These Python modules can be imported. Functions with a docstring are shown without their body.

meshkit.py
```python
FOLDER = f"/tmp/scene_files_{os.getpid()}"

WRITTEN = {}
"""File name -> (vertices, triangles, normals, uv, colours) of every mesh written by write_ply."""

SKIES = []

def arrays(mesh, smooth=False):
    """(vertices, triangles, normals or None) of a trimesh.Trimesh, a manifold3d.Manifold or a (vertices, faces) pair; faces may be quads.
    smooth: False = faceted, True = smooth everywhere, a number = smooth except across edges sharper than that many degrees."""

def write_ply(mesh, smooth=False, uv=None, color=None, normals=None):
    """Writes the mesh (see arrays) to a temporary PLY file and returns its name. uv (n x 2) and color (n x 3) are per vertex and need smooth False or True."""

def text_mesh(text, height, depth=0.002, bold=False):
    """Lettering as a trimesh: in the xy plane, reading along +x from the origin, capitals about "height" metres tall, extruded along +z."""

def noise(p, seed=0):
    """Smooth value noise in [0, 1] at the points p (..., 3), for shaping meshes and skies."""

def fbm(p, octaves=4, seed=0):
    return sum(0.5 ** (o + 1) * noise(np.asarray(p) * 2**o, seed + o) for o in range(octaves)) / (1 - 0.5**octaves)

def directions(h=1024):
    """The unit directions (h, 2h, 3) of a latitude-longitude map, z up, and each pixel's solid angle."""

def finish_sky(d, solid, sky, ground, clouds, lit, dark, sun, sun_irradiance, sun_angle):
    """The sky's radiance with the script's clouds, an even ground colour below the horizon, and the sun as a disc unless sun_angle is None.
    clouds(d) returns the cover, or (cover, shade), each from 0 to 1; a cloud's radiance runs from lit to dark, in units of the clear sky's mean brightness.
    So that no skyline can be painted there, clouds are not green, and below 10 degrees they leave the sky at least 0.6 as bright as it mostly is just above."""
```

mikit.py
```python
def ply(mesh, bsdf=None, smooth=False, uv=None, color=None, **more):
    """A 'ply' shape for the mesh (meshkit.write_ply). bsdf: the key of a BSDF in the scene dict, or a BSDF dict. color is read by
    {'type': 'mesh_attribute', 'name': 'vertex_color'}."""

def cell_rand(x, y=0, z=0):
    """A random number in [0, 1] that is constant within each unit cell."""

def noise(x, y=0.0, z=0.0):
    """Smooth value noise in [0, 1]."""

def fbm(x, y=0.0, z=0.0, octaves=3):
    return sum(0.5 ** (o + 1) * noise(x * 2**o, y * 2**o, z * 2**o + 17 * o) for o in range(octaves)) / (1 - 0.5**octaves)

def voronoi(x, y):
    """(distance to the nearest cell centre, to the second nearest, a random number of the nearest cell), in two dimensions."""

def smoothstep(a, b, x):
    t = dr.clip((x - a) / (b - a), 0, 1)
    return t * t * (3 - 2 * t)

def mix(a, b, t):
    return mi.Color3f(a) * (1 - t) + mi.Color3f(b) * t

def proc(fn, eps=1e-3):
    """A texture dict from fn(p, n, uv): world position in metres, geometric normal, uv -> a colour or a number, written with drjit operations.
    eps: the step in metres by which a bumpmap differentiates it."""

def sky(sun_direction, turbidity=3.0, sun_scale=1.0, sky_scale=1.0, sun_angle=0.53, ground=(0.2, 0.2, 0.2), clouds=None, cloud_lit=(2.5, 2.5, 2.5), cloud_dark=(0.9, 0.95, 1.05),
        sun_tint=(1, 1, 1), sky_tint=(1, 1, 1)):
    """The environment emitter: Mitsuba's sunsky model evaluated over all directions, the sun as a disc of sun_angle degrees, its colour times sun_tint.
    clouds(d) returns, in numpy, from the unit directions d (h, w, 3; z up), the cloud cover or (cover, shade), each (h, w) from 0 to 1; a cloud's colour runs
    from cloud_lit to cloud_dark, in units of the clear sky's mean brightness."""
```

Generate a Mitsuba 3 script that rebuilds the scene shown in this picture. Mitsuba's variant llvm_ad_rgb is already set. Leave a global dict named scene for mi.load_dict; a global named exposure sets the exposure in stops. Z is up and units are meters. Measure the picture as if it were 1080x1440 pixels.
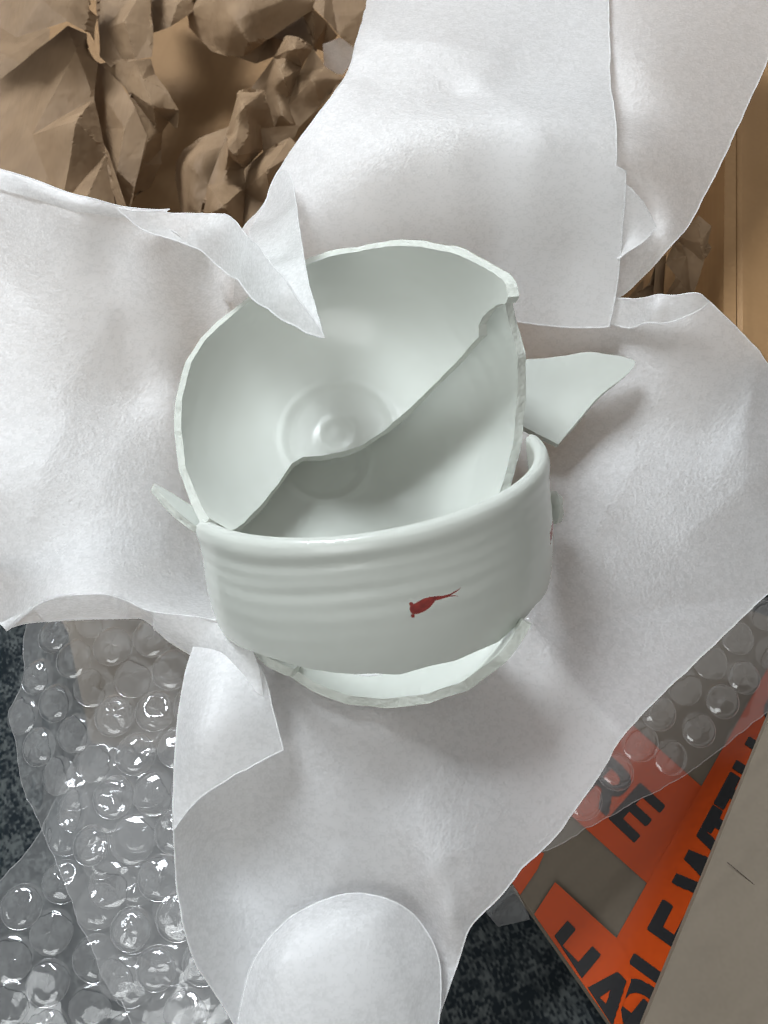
import json, math
import numpy as np, trimesh, mitsuba as mi, drjit as dr
import mikit, meshkit
from scipy.interpolate import RBFInterpolator, PchipInterpolator, LinearNDInterpolator
from scipy.spatial import Delaunay, cKDTree
from scipy.sparse import coo_matrix
from scipy.spatial.transform import Rotation
import shapely
from shapely.geometry import Polygon

T = mi.ScalarTransform4f
scene, labels = {}, {}
# ------------------------------------------------------------------ camera, lamps, exposure
EYE = [0.00563, -0.13622, 0.30388]
PITCH = math.radians(60)
LOOK = [EYE[0], EYE[1] + math.cos(PITCH), EYE[2] - math.sin(PITCH)]
scene['camera'] = {'type': 'thinlens', 'fov': math.degrees(2 * math.atan(540 / 1304)), 'fov_axis': 'x', 'near_clip': .01, 'far_clip': 30.0,
                   'aperture_radius': .0007, 'focus_distance': .262,
                   'to_world': T().look_at(origin=EYE, target=LOOK, up=[0, 0, 1])}
def lamp(key, origin, target, w, h, rgb):
    scene[key] = {'type': 'rectangle', 'to_world': T().look_at(origin=origin, target=target, up=[0, 0, 1]) @ T().scale([w / 2, h / 2, 1]),
                  'bsdf': {'type': 'diffuse', 'reflectance': {'type': 'rgb', 'value': [.1, .1, .1]}},
                  'emitter': {'type': 'area', 'radiance': {'type': 'rgb', 'value': rgb}}}
lamp('window_light', [-.72, .85, 1.50], [0, 0, .08], .62, .70, [20.0, 21.4, 22.6])
lamp('window_light_001', [-.60, -1.5, 1.3], [0, 0, .1], 1.2, 1.0, [3.1, 3.2, 3.2])
for k in ('window_light', 'window_light_001'): labels[k] = {'label': 'bright window pane outside the picture', 'category': 'window', 'kind': 'structure'}
scene['room_light'] = {'type': 'constant', 'radiance': {'type': 'rgb', 'value': [.285, .282, .275]}}
exposure = 0.42

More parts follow.
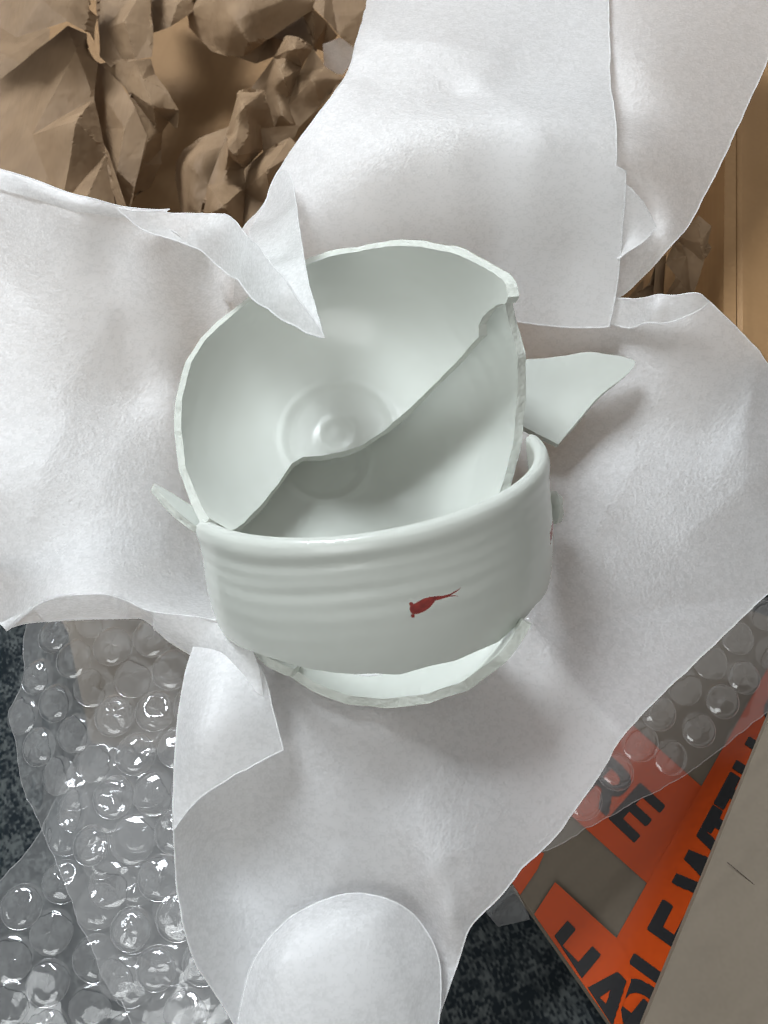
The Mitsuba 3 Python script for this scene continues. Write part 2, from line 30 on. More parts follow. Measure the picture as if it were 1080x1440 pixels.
# ------------------------------------------------------------------ measured world coordinates (0.1 mm)
DATA = json.loads('''{"strips":{"left_hem":[[[-1008,-342,610],[-921,-321,697],[-857,-307,740],[-788,-304,760],[-692,-302,762],[-627,-318,746],[-596,-337,742],[-548,-348,738],[-480,-355,735],[-405,-360,726],[-333,-391,742],[-295,-447,750],[-267,-520,725],[-255,-608,685]],[[-1010,-340,605],[-954,-318,600],[-914,-314,600],[-830,-309,600],[-734,-305,600],[-641,-305,605],[-601,-327,610],[-549,-378,620],[-480,-422,625],[-443,-447,630],[-386,-485,635],[-329,-533,645],[-292,-573,660],[-257,-609,680]]],"left_roll":[[[-1294,1016,1031],[-1121,912,1076],[-969,836,1097],[-834,789,1095],[-734,792,1073],[-577,764,1118]],[[-1299,1077,1058],[-1132,983,1093],[-970,882,1127],[-834,825,1123],[-711,810,1096],[-572,766,1128]]]},"sheets":{"right":{"o":[[1031,644],[1142,558],[1263,474],[1362,311],[1341,-96],[1195,-192],[1089,-287],[985,-378],[896,-459],[813,-526],[680,-653],[631,-734],[572,-805],[538,-848],[483,-908],[415,-957],[386,-993],[348,-1034],[274,-1093],[256,-1145],[234,-1201],[209,-1257],[180,-1327],[161,-1403],[-277,-1403],[-314,-1312],[-372,-1242],[-422,-1172],[-455,-1078],[-477,-979],[-484,-876],[-491,-763],[-496,-653],[-490,-550],[-473,-441],[-452,-265],[-457,-41],[-270,398],[-40,738],[201,854],[484,828],[772,732],[831,666],[914,608]],"c":[[56,-588,640],[-216,-499,610],[460,-292,620],[613,-22,590],[649,362,600],[435,695,660],[-37,404,540],[-457,-41,580],[864,334,640],[1075,312,670],[1255,392,710],[1031,644,900],[905,600,810],[792,650,740],[1159,477,780],[1196,-187,540],[1342,96,600],[1039,-25,595],[928,135,620],[1170,213,660],[829,513,700],[680,-657,600],[349,-529,580],[522,-567,575],[778,-368,595],[511,-751,540],[903,-362,580],[589,-681,565],[406,-959,500],[274,-1090,460],[198,-1312,400],[94,-755,560],[-112,-838,520],[-307,-828,470],[-399,-914,440],[-475,-882,560],[-455,-1078,500],[-372,-1242,420],[-297,-1358,380],[-53,-1169,420],[-408,-1020,440],[-496,-653,600],[-473,-441,620],[165,-979,520],[241,-845,550],[167,-1085,410],[218,-1077,490]],"k":[[448,-309,687,-666,2.4,5],[507,-337,1228,-190,-1.0,5],[162,-971,238,-1137,1.2,3.5],[238,-957,270,-1090,-1.2,3],[93,-894,245,-719,0.8,10],[1011,620,908,391,1.0,7],[1209,390,1076,128,0.8,5],[856,240,674,-48,0.7,6],[1222,172,950,-49,0.8,5],[-55,-930,-110,-1070,1.2,4]]},"right_corner":{"o":[[-483,-882],[-450,-841],[-407,-804],[-343,-769],[-271,-735],[-205,-697],[-224,-630],[-255,-521],[-280,-474],[-344,-425],[-441,-370],[-473,-446],[-485,-562],[-488,-663],[-486,-769]],"c":[[-483,-882,575],[-486,-769,615],[-488,-663,635],[-485,-562,650],[-473,-446,660],[-398,-792,635],[-423,-684,705],[-385,-578,725],[-343,-761,655],[-309,-614,720],[-271,-727,665],[-205,-697,655],[-255,-521,700],[-344,-425,710]]},"right_hem":{"o":[[784,685],[850,647],[919,610],[998,582],[1031,571],[1006,555],[961,550],[925,554],[885,553],[835,592],[774,627]],"c":[[784,685,840],[919,610,930],[998,582,975],[1031,571,950],[925,554,875],[836,593,815],[774,627,790],[879,583,900]]},"right_fold":{"o":[[-309,-1358],[-297,-1266],[-282,-1204],[-254,-1148],[-196,-1087],[-125,-1046],[-53,-1021],[38,-1023],[111,-1051],[165,-1098],[195,-1163],[202,-1250],[182,-1358]],"c":[[-309,-1358,420],[-289,-1235,445],[-254,-1148,465],[-196,-1087,480],[-125,-1046,485],[-53,-1021,485],[38,-1023,490],[111,-1051,485],[165,-1098,455],[199,-1219,435],[182,-1358,410],[-51,-1055,520],[-156,-1113,520],[-215,-1176,515],[65,-1072,520],[-48,-1162,540],[-63,-1329,500],[-202,-1253,505],[91,-1223,505]],"k":[[-270,-1320,-149,-1087,1.1,5],[92,-1087,154,-1282,-1.2,4],[161,-1124,108,-1320,0.9,4],[-70,-1045,-4,-1284,0.6,8],[-158,-1095,-63,-1329,-0.5,6]]},"left":{"o":[[-1299,1072],[-1131,980],[-970,880],[-834,823],[-722,810],[-677,779],[-596,710],[-515,647],[-448,670],[-404,705],[-314,609],[-300,588],[-325,579],[-376,538],[-307,156],[-344,-202],[-333,-391],[-405,-360],[-480,-355],[-548,-348],[-596,-337],[-627,-318],[-692,-302],[-788,-304],[-857,-307],[-921,-322],[-1008,-342],[-1084,-264],[-1175,-166]],"c":[[-581,60,660],[-464,-266,660],[-695,385,720],[-732,-96,725],[-908,-157,710],[-1008,-342,610],[-788,-304,760],[-692,-302,762],[-596,-337,742],[-894,-319,720],[-333,-391,742],[-480,-355,735],[-1131,980,1080],[-834,823,1110],[-572,769,1115],[-425,763,1115],[-1119,896,1065],[-835,772,1075],[-785,718,990],[-1124,783,985],[-447,676,1060],[-895,552,890],[-1086,328,830],[-571,591,910],[-455,626,980],[-388,621,1000],[-307,156,500],[-1038,-5,770],[-419,662,800],[-568,400,700],[-522,279,640],[-406,593,600]],"k":[[-753,547,-461,614,-2.0,7],[-669,731,-449,665,1.2,4],[-923,302,-771,604,1.3,11],[-981,-188,-879,264,1.4,10],[-768,17,-663,426,1.0,12],[-1045,607,-903,747,-1.0,12],[-583,-163,-563,67,0.7,6]]},"left_layer":{"o":[[-1321,1089],[-1165,1009],[-1009,920],[-866,859],[-741,848],[-660,809],[-616,723],[-570,618],[-562,448],[-600,102],[-661,-61],[-933,-162],[-1166,-140]],"c":[[-600,102,590],[-718,438,650],[-756,-58,655],[-937,-121,640],[-1174,1064,1010],[-866,902,1040],[-595,847,1045],[-443,841,1045],[-1161,976,995],[-867,848,1005],[-814,789,920],[-1165,856,915],[-464,748,990],[-926,615,820],[-1122,382,760],[-592,655,840],[-472,693,910],[-403,689,930],[-317,198,430],[-245,753,480],[-1072,36,700],[-434,725,730],[-587,453,630],[-538,327,570]]},"left_horn":{"o":[[-723,762],[-645,738],[-561,730],[-407,686],[-362,628],[-327,566],[-283,465],[-235,377],[-174,272],[-119,198],[-91,141],[-138,178],[-185,216],[-232,250],[-275,308],[-310,371],[-367,489],[-425,577],[-511,634],[-581,670],[-668,710]],"c":[[-723,762,1135],[-645,736,1145],[-561,731,1150],[-407,683,1190],[-326,562,1240],[-235,376,1300],[-174,271,1310],[-91,141,1290],[-310,371,1210],[-195,222,1255],[-511,634,1120],[-581,670,1115],[-668,710,1110],[-425,577,1115],[-368,490,1140],[-424,626,1175],[-299,431,1260],[-202,261,1295]]},"back":{"o":[[25,2142],[-10,1722],[-38,1529],[-52,1393],[-91,1289],[-167,1152],[-222,1086],[-268,1039],[-296,978],[-316,910],[-377,863],[-392,832],[-252,647],[-33,572],[303,565],[442,619],[551,617],[765,605],[783,681],[788,735],[790,843],[784,922],[753,932],[761,1146],[811,1543],[871,2093]],"c":[[-32,688,900],[190,666,860],[460,623,810],[763,609,800],[188,808,990],[411,829,970],[634,799,940],[783,779,960],[-161,821,1035],[-29,865,1100],[99,905,1130],[270,931,1150],[504,918,1145],[763,914,1130],[-167,1152,1130],[-296,978,1030],[-376,856,980],[56,1243,1170],[301,1222,1185],[546,1229,1180],[773,1243,1170],[-38,1529,1150],[106,1819,1120],[451,1786,1140],[825,1803,1130],[243,1491,1175]],"k":[[-30,1012,302,1244,-1.5,10],[33,1517,425,1411,1.3,10],[-186,1042,-34,1296,1.0,7],[-267,1007,-296,834,1.2,3],[418,1309,796,1395,-0.8,8]]},"back_layer":{"o":[[70,2214],[19,1755],[-27,1460],[-129,1225],[-220,1098],[-264,964],[-173,766],[196,675],[665,733],[777,797],[755,1106],[874,2173]],"c":[[-36,774,810],[195,750,770],[476,704,720],[791,688,710],[194,904,900],[426,925,880],[659,892,850],[814,871,870],[-170,919,945],[-33,968,1010],[101,1011,1040],[280,1040,1060],[525,1026,1055],[796,1021,1040],[-177,1271,1040],[-312,1082,940],[-395,953,890],[56,1368,1080],[313,1347,1095],[570,1354,1090],[808,1368,1080],[-43,1667,1060],[108,1969,1030],[470,1935,1050],[862,1952,1040],[252,1629,1085]]},"back_corner":{"o":[[-244,948],[-216,887],[-193,695],[-165,504],[-139,343],[-113,240],[-92,148],[-121,211],[-182,318],[-249,448],[-306,599],[-347,719],[-332,842],[-311,877],[-295,943],[-277,970]],"c":[[-244,948,1120],[-277,970,1080],[-311,877,1040],[-347,719,1080],[-203,709,1190],[-165,503,1240],[-92,148,1285],[-249,448,1215],[-182,318,1250],[-248,769,1110],[-215,505,1200]]},"under":{"o":[[488,2246],[1575,2106],[1379,1576],[1252,1323],[1123,1062],[1004,855],[921,764],[848,736],[805,724],[653,708],[420,769],[309,1067]],"c":[[1363,1557,1080],[1123,1062,1020],[1004,856,960],[829,740,830],[899,1422,1120],[849,969,1070],[916,819,980],[653,732,790],[418,935,960],[474,1969,1030],[639,1524,1050],[779,1287,1060],[1085,1377,1100],[980,1122,1080],[808,893,910],[772,969,1070]]},"under_corner":{"o":[[764,922],[797,896],[846,862],[891,818],[853,774],[785,755],[735,819],[712,952]],"c":[[764,922,1110],[846,862,1065],[891,818,1015],[853,774,985],[785,754,945],[735,819,890],[712,952,1030]]},"film_a":{"o":[[-1084,-140],[-1112,-225],[-1079,-323],[-1096,-396],[-1129,-443],[-1091,-532],[-1068,-634],[-1048,-695],[-1016,-723],[-985,-780],[-955,-827],[-874,-922],[-838,-991],[-810,-1059],[-756,-1127],[-724,-1187],[-686,-1234],[-639,-1265],[-613,-1341],[-313,-1374],[-346,-1075],[-371,-528],[-403,-326],[-686,-166]],"c":[[-1083,-232,260],[-1097,-531,180],[-967,-821,140],[-810,-1061,180],[-683,-1239,180],[-398,-1243,260],[-456,-896,340],[-747,-697,320],[-665,-402,400],[-898,-380,340],[-609,-1069,260],[-793,-884,270]]},"film_b":{"o":[[-965,-792],[-1025,-870],[-1081,-941],[-1194,-1068],[-1149,-1409],[-359,-1409],[-396,-1054],[-494,-461],[-639,-308],[-815,-369],[-884,-580]],"c":[[-965,-792,150],[-1081,-941,110],[-1046,-1233,40],[-732,-1287,40],[-855,-1052,100],[-490,-865,160],[-424,-1323,50],[-675,-705,180]]},"film_c":{"o":[[503,-883],[545,-867],[588,-847],[649,-810],[697,-788],[752,-760],[808,-737],[876,-698],[946,-669],[1005,-622],[1064,-586],[1125,-544],[1187,-506],[1278,-432],[1340,-148],[1068,-138],[707,-430],[422,-794]],"c":[[503,-883,260],[697,-788,260],[946,-669,250],[1187,-506,260],[1284,-216,340],[928,-491,340],[700,-638,330],[464,-793,300]]},"plate_right":{"o":[[475,504],[545,501],[630,497],[673,500],[705,501],[742,492],[781,489],[812,484],[834,474],[831,457],[790,421],[746,394],[703,363],[665,321],[623,273],[588,232],[535,261],[482,288]],"c":[[475,504,760],[630,497,790],[705,501,805],[834,474,790],[746,394,755],[588,232,690],[482,288,705],[630,401,735],[737,459,785]]},"plate_left":{"o":[[-571,-31],[-544,-37],[-505,-56],[-458,-88],[-422,-117],[-406,-171],[-441,-165],[-471,-141],[-505,-110],[-542,-71]],"c":[[-571,-31,885],[-441,-164,885],[-406,-171,873],[-422,-117,852],[-505,-56,858],[-505,-110,886]]},"plate_sliver":{"o":[[531,36],[547,18],[552,-11],[552,-45],[552,-64],[545,-75],[525,-59]],"c":[[531,37,740],[553,-29,790],[545,-75,740],[525,-59,720],[537,-42,785]]},"plate_chip":{"o":[[-292,-427],[-269,-452],[-247,-475],[-224,-484],[-201,-497],[-179,-501],[-162,-470],[-202,-437],[-253,-402]],"c":[[-292,-427,700],[-247,-475,730],[-179,-501,720],[-202,-437,690],[-253,-402,680]]}},"kraft":{"left_cone":{"p":[[-1322,2493,600],[-1239,2463,580],[-1181,2318,530],[-1163,2088,530],[-1060,1755,530],[-953,1371,530],[-1222,1274,550],[-1607,1650,460],[-1792,2344,380],[-1657,2378,420],[-1492,2447,500],[-1238,2269,635],[-1139,1753,680],[-1047,1255,670],[-1386,1876,520],[-1174,1396,560]],"n":11},"left_top":{"p":[[-1817,2727,700],[-1216,2762,680],[-1141,2233,620],[-1167,2254,720],[-1236,2264,760],[-1440,2190,740],[-1525,2277,730],[-1744,2414,700],[-1341,2350,800],[-1239,2366,760]],"n":8},"left_back":{"p":[[-2129,3221,200],[-1634,3101,200],[-1534,2631,250],[-1961,2490,200],[-1737,2720,300]],"n":4},"left_flap":{"p":[[-1243,2486,440],[-1156,2347,500],[-1060,2187,520],[-975,2015,550],[-922,1901,500],[-949,1641,450],[-953,1550,440],[-1022,1664,300],[-1132,1643,300],[-1251,2206,300],[-1128,2143,490],[-1009,1907,530],[-1023,1710,480]],"n":10},"left_strip":{"p":[[-1052,1735,580],[-1020,1668,600],[-916,1391,540],[-978,1435,500]],"n":4},"mid_top":{"p":[[-1309,3077,500],[-1035,3077,500],[-964,2535,560],[-946,2347,550],[-1013,2313,560],[-1095,2397,500],[-1117,2274,550],[-1199,2422,500],[-1069,2492,620],[-1188,2598,520]],"n":8},"mid_flap":{"p":[[-1185,2372,500],[-1073,2333,550],[-1005,2288,580],[-954,2342,540],[-931,2269,520],[-852,2116,550],[-810,2060,500],[-823,2011,450],[-877,2123,400],[-899,2053,400],[-906,1989,360],[-895,1911,350],[-942,1828,300],[-1007,1724,300],[-980,1678,400],[-916,1857,500],[-1049,2201,500],[-958,2159,580],[-898,2001,560],[-912,2024,440],[-948,1804,420],[-930,1896,380]],"n":17},"mid_upper":{"p":[[-1139,3427,300],[-769,3339,350],[-800,3002,400],[-856,2807,450],[-925,2703,460],[-1009,2686,440],[-1062,2955,400],[-898,2819,500]],"n":7},"top_roll":{"p":[[-880,2910,400],[-757,3077,500],[-172,2902,600],[-205,2693,580],[-323,2598,560],[-444,2473,550],[-562,2422,500],[-652,2492,460],[-737,2613,400],[-824,2797,340],[-896,2955,300],[-575,2396,680],[-715,2651,520],[-377,2582,660],[-682,2709,600],[-519,2341,620]],"n":11},"top_under":{"p":[[-654,2720,300],[-485,2809,350],[-334,2927,400],[-219,2814,400],[-255,2613,400],[-381,2601,450],[-468,2720,300],[-560,2739,250],[-339,2701,420]],"n":8},"top_right":{"p":[[-259,2628,600],[-202,2867,620],[154,2902,600],[25,2447,500],[-80,2493,500],[-148,2509,550],[-207,2517,620]],"n":7},"top_fold":{"p":[[-318,2737,500],[-261,2650,580],[-202,2672,500],[-156,2654,450],[-234,2689,350],[-260,2569,450]],"n":6},"roll_far":{"p":[[-367,2421,600],[-315,2380,620],[-250,2402,560],[-301,2347,500],[-349,2185,460],[-328,2076,400],[-431,2132,350],[-473,2287,400],[-545,2326,400],[-430,2422,500],[-310,2201,680],[-358,2130,600],[-417,2201,500],[-384,2090,460]],"n":10},"roll_side":{"p":[[-253,2402,560],[-199,2347,500],[-116,2335,450],[-220,2151,450],[-318,2067,400],[-358,2151,450],[-314,2298,500],[-243,2173,570]],"n":7},"roll_near":{"p":[[-565,2186,500],[-456,2191,500],[-431,2114,460],[-417,2076,400],[-464,2002,450],[-457,1939,400],[-519,1758,440],[-513,1720,400],[-504,1453,400],[-680,1513,400],[-658,1662,450],[-596,1901,500],[-493,1866,660],[-512,1573,660],[-544,1370,600],[-484,1798,580]],"n":12},"chip":{"p":[[-458,1946,500],[-299,1959,500],[-319,1935,460],[-406,1911,440],[-452,1900,420]],"n":5},"chip_near":{"p":[[-552,1944,300],[-443,1880,440],[-331,1884,500],[-278,1814,500],[-397,1538,450],[-524,1453,400],[-532,1735,350],[-396,1566,600]],"n":7},"roll_low":{"p":[[-882,2103,200],[-834,2089,280],[-721,2094,350],[-624,2138,360],[-599,1984,400],[-665,1711,400],[-683,1567,350],[-810,1731,200],[-870,1966,150],[-897,2071,140],[-738,1792,430],[-700,1867,440],[-760,1704,340]],"n":10},"right_a":{"p":[[1131,1101,800],[1168,1050,800],[1159,979,700],[1118,869,650],[1102,935,660],[1080,1098,700],[1122,987,790]],"n":6},"right_b":{"p":[[1055,1039,740],[1052,990,800],[1103,1012,700],[1125,968,660],[1118,865,640],[1010,858,640],[1033,999,680],[1004,831,800],[1067,896,700]],"n":7},"right_c":{"p":[[1052,1060,660],[1015,858,640],[957,803,700],[977,945,740]],"n":4},"right_d":{"p":[[926,877,620],[937,902,660],[988,965,720],[1001,918,660],[994,868,630],[939,845,730]],"n":5},"right_e":{"p":[[914,956,520],[993,1038,560],[991,974,500]],"n":3}},"flat":{"scrap":[[-221,2575,460],[-141,2545,500],[-45,2473,500],[-132,2474,360],[-218,2525,360]],"tape_flap":[[275,-674,140],[441,-963,140],[672,-1303,140],[726,-1391,140],[956,-1391,140],[1404,-427,140],[1442,-131,140],[1177,-26,140],[799,-332,140]],"left_flap":[[-1132,37,120],[-1011,-149,120],[-876,-518,120],[-570,-541,120],[-427,-420,120],[-455,-70,120]],"panel":[[655,-1373,480],[683,-1313,480],[881,-980,500],[1124,-570,520],[1179,-477,520],[1537,-505,600],[1296,-1401,560],[642,-1395,480]],"band_main":[[521,-1357,148],[716,-1094,148],[1031,-668,148],[1160,-494,148],[1383,-191,148],[1644,-368,148],[1282,-821,148],[956,-1226,148],[796,-1423,148]],"band_upper":[[371,-516,144],[676,-804,144],[828,-948,144],[916,-1038,144],[1077,-712,144],[1033,-667,144],[988,-621,144],[726,-350,144]],"band_lower":[[556,-944,144],[717,-1094,144],[746,-1149,144],[743,-1203,144],[706,-1273,144],[709,-1371,144],[671,-1302,144],[487,-1032,144]],"band_left":[[532,-863,144],[509,-907,144],[452,-979,144],[393,-887,144],[450,-822,144]],"clear_scrap":[[385,-965,170],[431,-957,170],[456,-1007,170],[472,-1048,170],[379,-1067,170],[341,-1022,170]]},"sh":{"A":{"c":[-0.00782,0.02144,0.07617],"t":-9.93,"roll":-5.5,"sc":1.011,"u":[[-3745,-5651],[-3961,-5647],[-4075,-4503],[-4185,-3922],[-4304,-3508],[-4388,-3143],[-4476,-2825],[-4567,-2539],[-4662,-2276],[-4761,-2031],[-4784,-1734],[-4813,-1458],[-4845,-1196],[-4880,-945],[-4919,-702],[-4959,-467],[-4960,-194],[-4964,71],[-4970,329],[-4978,582],[-4934,851],[-4892,1115],[-4852,1375],[-4814,1631],[-4778,1884],[-4660,2108],[-4544,2328],[-4429,2545],[-4316,2759],[-4141,2947],[-3969,3131],[-3798,3312],[-3628,3490],[-3458,3665],[-3254,3843],[-3049,4017],[-2844,4190],[-2663,4336],[-2480,4480],[-2297,4623],[-2120,4767],[-1940,4909],[-1758,5051],[-1573,5192],[-1245,5310],[-913,5425],[-672,5490],[-429,5553],[-183,5615],[66,5674],[320,5730],[596,5748],[877,5763],[1163,5774],[1454,5783],[1752,5788],[2143,5802],[2549,5808],[2828,5758],[3115,5702],[3409,5640],[3712,5572],[4026,5496],[4361,5361],[4710,5216],[5077,5057],[5465,4881],[5878,4681],[6262,4405],[6676,4097],[7126,3746],[7608,3323],[8158,2809],[8603,2311],[9125,1686],[9426,1183],[9454,932],[9487,497],[8765,909],[8128,1570],[6983,2138],[6124,2285],[5638,2204],[5488,1871],[5066,1884],[4755,1830],[4479,1760],[4238,1681],[4013,1594],[3779,1516],[3557,1431],[3355,1341],[3164,1246],[2977,1145],[2793,1037],[2599,913],[2411,784],[2224,648],[2044,505],[1872,389],[1700,267],[1533,143],[1367,16],[1198,-85],[1039,-188],[881,-292],[723,-395],[514,-465],[305,-535],[96,-606],[-112,-624],[-321,-642],[-530,-661],[-792,-670],[-1057,-682],[-1218,-797],[-1372,-913],[-1487,-1107],[-1598,-1306],[-1707,-1512],[-1820,-1730],[-1932,-1931],[-2045,-2143],[-2161,-2373],[-2273,-2618],[-2438,-2940],[-2616,-3338],[-2791,-3835],[-3036,-4599],[-3231,-5630],[-3531,-5648]]},"B":{"c":[-0.01304,0.02225,0.06064],"t":-9.17,"roll":10.93,"sc":1.056,"u":[[7401,2536],[7349,2267],[7298,1997],[7248,1726],[7201,1452],[7149,1207],[7100,960],[7056,708],[7015,451],[6969,194],[6927,-70],[6890,-343],[6858,-627],[6768,-890],[6684,-1164],[6607,-1454],[6539,-1764],[6448,-2077],[6367,-2421],[6298,-2812],[6183,-3178],[6086,-3627],[6027,-4274],[5621,-3695],[5264,-3346],[4940,-3113],[4648,-2962],[4372,-2856],[4108,-2784],[3867,-2754],[3640,-2748],[3421,-2759],[3205,-2781],[2982,-2732],[2766,-2698],[2558,-2682],[2355,-2677],[2154,-2681],[1954,-2692],[1755,-2709],[1557,-2731],[1360,-2759],[1165,-2794],[970,-2834],[776,-2879],[582,-2929],[372,-2912],[162,-2902],[-48,-2897],[-259,-2898],[-471,-2906],[-684,-2919],[-899,-2940],[-1117,-2971],[-1319,-2993],[-1523,-3022],[-1731,-3060],[-1943,-3109],[-2164,-3176],[-2398,-3270],[-2603,-3249],[-2815,-3240],[-3036,-3247],[-3268,-3277],[-3099,-2807],[-2962,-2425],[-2858,-2102],[-2767,-1808],[-2679,-1531],[-2550,-1300],[-2427,-1081],[-2307,-870],[-2187,-667],[-2072,-471],[-1960,-279],[-1849,-91],[-1705,100],[-1565,288],[-1426,475],[-1286,661],[-1147,847],[-1007,1032],[-867,1217],[-723,1385],[-577,1551],[-432,1721],[-287,1887],[-140,2051],[7,2214],[155,2380],[304,2541],[453,2697],[603,2851],[755,3008],[937,3119],[1120,3224],[1305,3326],[1492,3427],[1683,3530],[1881,3637],[2082,3740],[2285,3839],[2493,3935],[2707,4032],[2933,4134],[3169,4237],[3458,4322],[3757,4400],[4070,4475],[4399,4546],[4911,4616],[5169,4840],[5438,5063],[5859,5143],[6289,5205],[6620,5035],[6957,4851],[7005,4479],[7051,4106],[7137,3730],[7224,3348],[7311,2946]]},"D":{"c":[0.003,-0.02,0.0615],"t":-5,"roll":-4,"sc":1.0,"u":[[-2929,-2224],[-2848,-2523],[-2771,-2842],[-2516,-2934],[-2266,-3039],[-2104,-3148],[-1943,-3263],[-1783,-3384],[-1624,-3513],[-1434,-3585],[-1245,-3665],[-1055,-3754],[-866,-3852],[-675,-3962],[-467,-3984],[-258,-4017],[-48,-4061],[164,-4118],[380,-4188],[589,-4166],[801,-4156],[1016,-4158],[1235,-4174],[1459,-4206],[1691,-4256],[1914,-4220],[2145,-4204],[2387,-4213],[2647,-4262],[2947,-4393],[3136,-4255],[3342,-4154],[3566,-4088],[3813,-4063],[4095,-4101],[4367,-4114],[4534,-3930],[4693,-3738],[4844,-3541],[4986,-3338],[5118,-3131],[5240,-2922],[5179,-2780],[4643,-2406],[4231,-2207],[3897,-2098],[3589,-2024],[3341,-1939],[3114,-1876],[2898,-1828],[2687,-1788],[2478,-1755],[2277,-1732],[2081,-1714],[1887,-1702],[1695,-1694],[1503,-1689],[1295,-1703],[1089,-1721],[884,-1742],[680,-1765],[476,-1791],[274,-1819],[91,-1788],[-91,-1760],[-274,-1733],[-456,-1708],[-639,-1685],[-822,-1664],[-1006,-1645],[-1190,-1627],[-1374,-1612],[-1559,-1599],[-1753,-1668],[-1944,-1741],[-2135,-1819],[-2329,-1905],[-2529,-2003],[-2728,-2108]]},"C":{"c":[0.0078,-0.0319,0.0486],"t":37.93,"roll":-10.09,"sc":0.9787,"u":[[-7214,-5636],[-6472,-4702],[-6038,-3921],[-5077,-2667],[-4899,-2684],[-4645,-3167],[-4322,-3761],[-4033,-4069],[-3767,-4386],[-3513,-4620],[-3268,-4801],[-3031,-4943],[-2800,-5055],[-2552,-5171],[-2311,-5259],[-2076,-5325],[-1847,-5369],[-1624,-5396],[-1403,-5453],[-1187,-5494],[-974,-5519],[-765,-5530],[-560,-5529],[-359,-5514],[-162,-5487],[37,-5476],[233,-5453],[426,-5418],[616,-5372],[802,-5314],[985,-5244],[1161,-5221],[1335,-5187],[1507,-5143],[1678,-5089],[1847,-5026],[2015,-4951],[2180,-4865],[2343,-4768],[2503,-4659],[2679,-4588],[2855,-4504],[3028,-4405],[3200,-4291],[3369,-4159],[3536,-4009],[3698,-3837],[3904,-3699],[4107,-3531],[4306,-3325],[4497,-3073],[4680,-2921],[4859,-2729],[5029,-2485],[5796,202],[6321,1001],[6986,1742],[7842,2397],[8800,2523],[8955,1903],[9042,1432],[9105,957],[9142,479],[9155,0],[9142,-479],[9105,-957],[9042,-1432],[8955,-1903],[8843,-2369],[8707,-2829],[8547,-3281],[8363,-3724],[8157,-4156],[7928,-4577],[7678,-4986],[7406,-5381],[7115,-5761],[6803,-6126],[6473,-6473],[6126,-6803],[5761,-7115],[5381,-7406],[4986,-7678],[4577,-7928],[4156,-8157],[3724,-8363],[3281,-8547],[2829,-8707],[2369,-8843],[1903,-8955],[1432,-9042],[957,-9105],[479,-9142],[0,-9155],[-479,-9142],[-957,-9105],[-1432,-9042],[-1903,-8955],[-2369,-8843],[-2829,-8707],[-3281,-8547],[-3724,-8363],[-4156,-8157],[-4577,-7928],[-4986,-7678],[-5381,-7406],[-5761,-7115],[-6126,-6803],[-6473,-6473],[-6803,-6126],[-7115,-5761]],"fish":{"body":[[2005,-6846],[2060,-6912],[2143,-6912],[2243,-6892],[2404,-6878],[2588,-6846],[2802,-6759],[2958,-6671],[3092,-6592],[2917,-6588],[2703,-6557],[2526,-6549],[2369,-6568],[2177,-6616],[2051,-6682],[1995,-6758]],"tail_a":[[2981,-6659],[3195,-6514],[3429,-6386],[3642,-6306],[3856,-6214],[3645,-6266],[3429,-6343],[3208,-6443],[2974,-6559]],"tail_b":[[2901,-6633],[3135,-6519],[3361,-6384],[3528,-6252],[3634,-6105],[3514,-6235],[3343,-6361],[3155,-6458],[2918,-6566]],"eye_a":[[2179,-6908],[2155,-6889],[2116,-6888],[2076,-6905],[2050,-6935],[2045,-6966],[2065,-6989],[2101,-6994],[2142,-6981],[2173,-6954],[2183,-6922]],"eye_b":[[2088,-6610],[2064,-6589],[2027,-6588],[1989,-6604],[1963,-6634],[1959,-6667],[1978,-6690],[2014,-6697],[2053,-6685],[2083,-6657],[2092,-6624]]}}},"pt":{"wall_a":[1627,2934,740],"wall_b":[1173,538,740],"floor_mid":[-806,2441,40],"t1_top0":[749,-1162,148],"t1_top1":[1083,-698,148],"t1_T":[1104,-713,148],"t2_top0":[567,-1044,148],"t2_top1":[699,-1180,148],"t3_end":[806,-827,148],"hair0":[940,-949,515],"hair1":[976,-982,515],"hair2":[1002,-1006,515],"s5c":[647,376,750],"s6c":[-515,-70,820],"fish0":[119,-456,1000],"fish1":[242,-400,1000]}}''')
def pts(a): return np.array(a, float) * 1e-4

# ------------------------------------------------------------------ materials
def rgb(*c): return {'type': 'rgb', 'value': list(c)}
def bumped(fn, eps, scale, bsdf): return {'type': 'bumpmap', 'arbitrary': mikit.proc(fn, eps), 'scale': scale, 'bsdf': bsdf}
def foam_grain(p, n, uv): return mikit.noise(p.x * 2600, p.y * 2600, p.z * 2600) * .6 + mikit.noise(p.x * 1400, p.y * 1400, p.z * 1400)
def foam_tone(p, n, uv):   # thin and thick cells of the foam
    a = mikit.noise(p.x * 1900, p.y * 1900, p.z * 1900); b = mikit.noise(p.x * 900, p.y * 900, p.z * 900); c = mikit.fbm(p.x * 130, p.y * 130, p.z * 130, 2)
    return mikit.mix([.83, .832, .83], [.975, .978, .98], mikit.smoothstep(.15, .85, a * .55 + b * .35 + c * .10))
scene['foam'] = {'type': 'blendbsdf', 'weight': .125,
    'a': {'type': 'principledthin', 'base_color': mikit.proc(foam_tone), 'roughness': .5, 'spec_trans': 0.0, 'diff_trans': 1.4, 'eta': 1.4},
    'b': {'type': 'twosided', 'bsdf': bumped(foam_grain, 1e-4, .00016, {'type': 'roughconductor', 'material': 'none', 'specular_reflectance': rgb(.9, .9, .9), 'alpha': .37})}}
scene['glaze'] = {'type': 'twosided', 'bsdf': {'type': 'principled', 'base_color': rgb(.488, .512, .472), 'roughness': .22, 'specular': .45}}
def bisque_grain(p, n, uv): return mikit.fbm(p.x * 1500, p.y * 1500, p.z * 1500, 2)
scene['bisque'] = bumped(bisque_grain, 1.5e-4, .00035, {'type': 'twosided', 'bsdf': {'type': 'principled', 'base_color': rgb(.47, .49, .445), 'roughness': .6, 'specular': .3}})
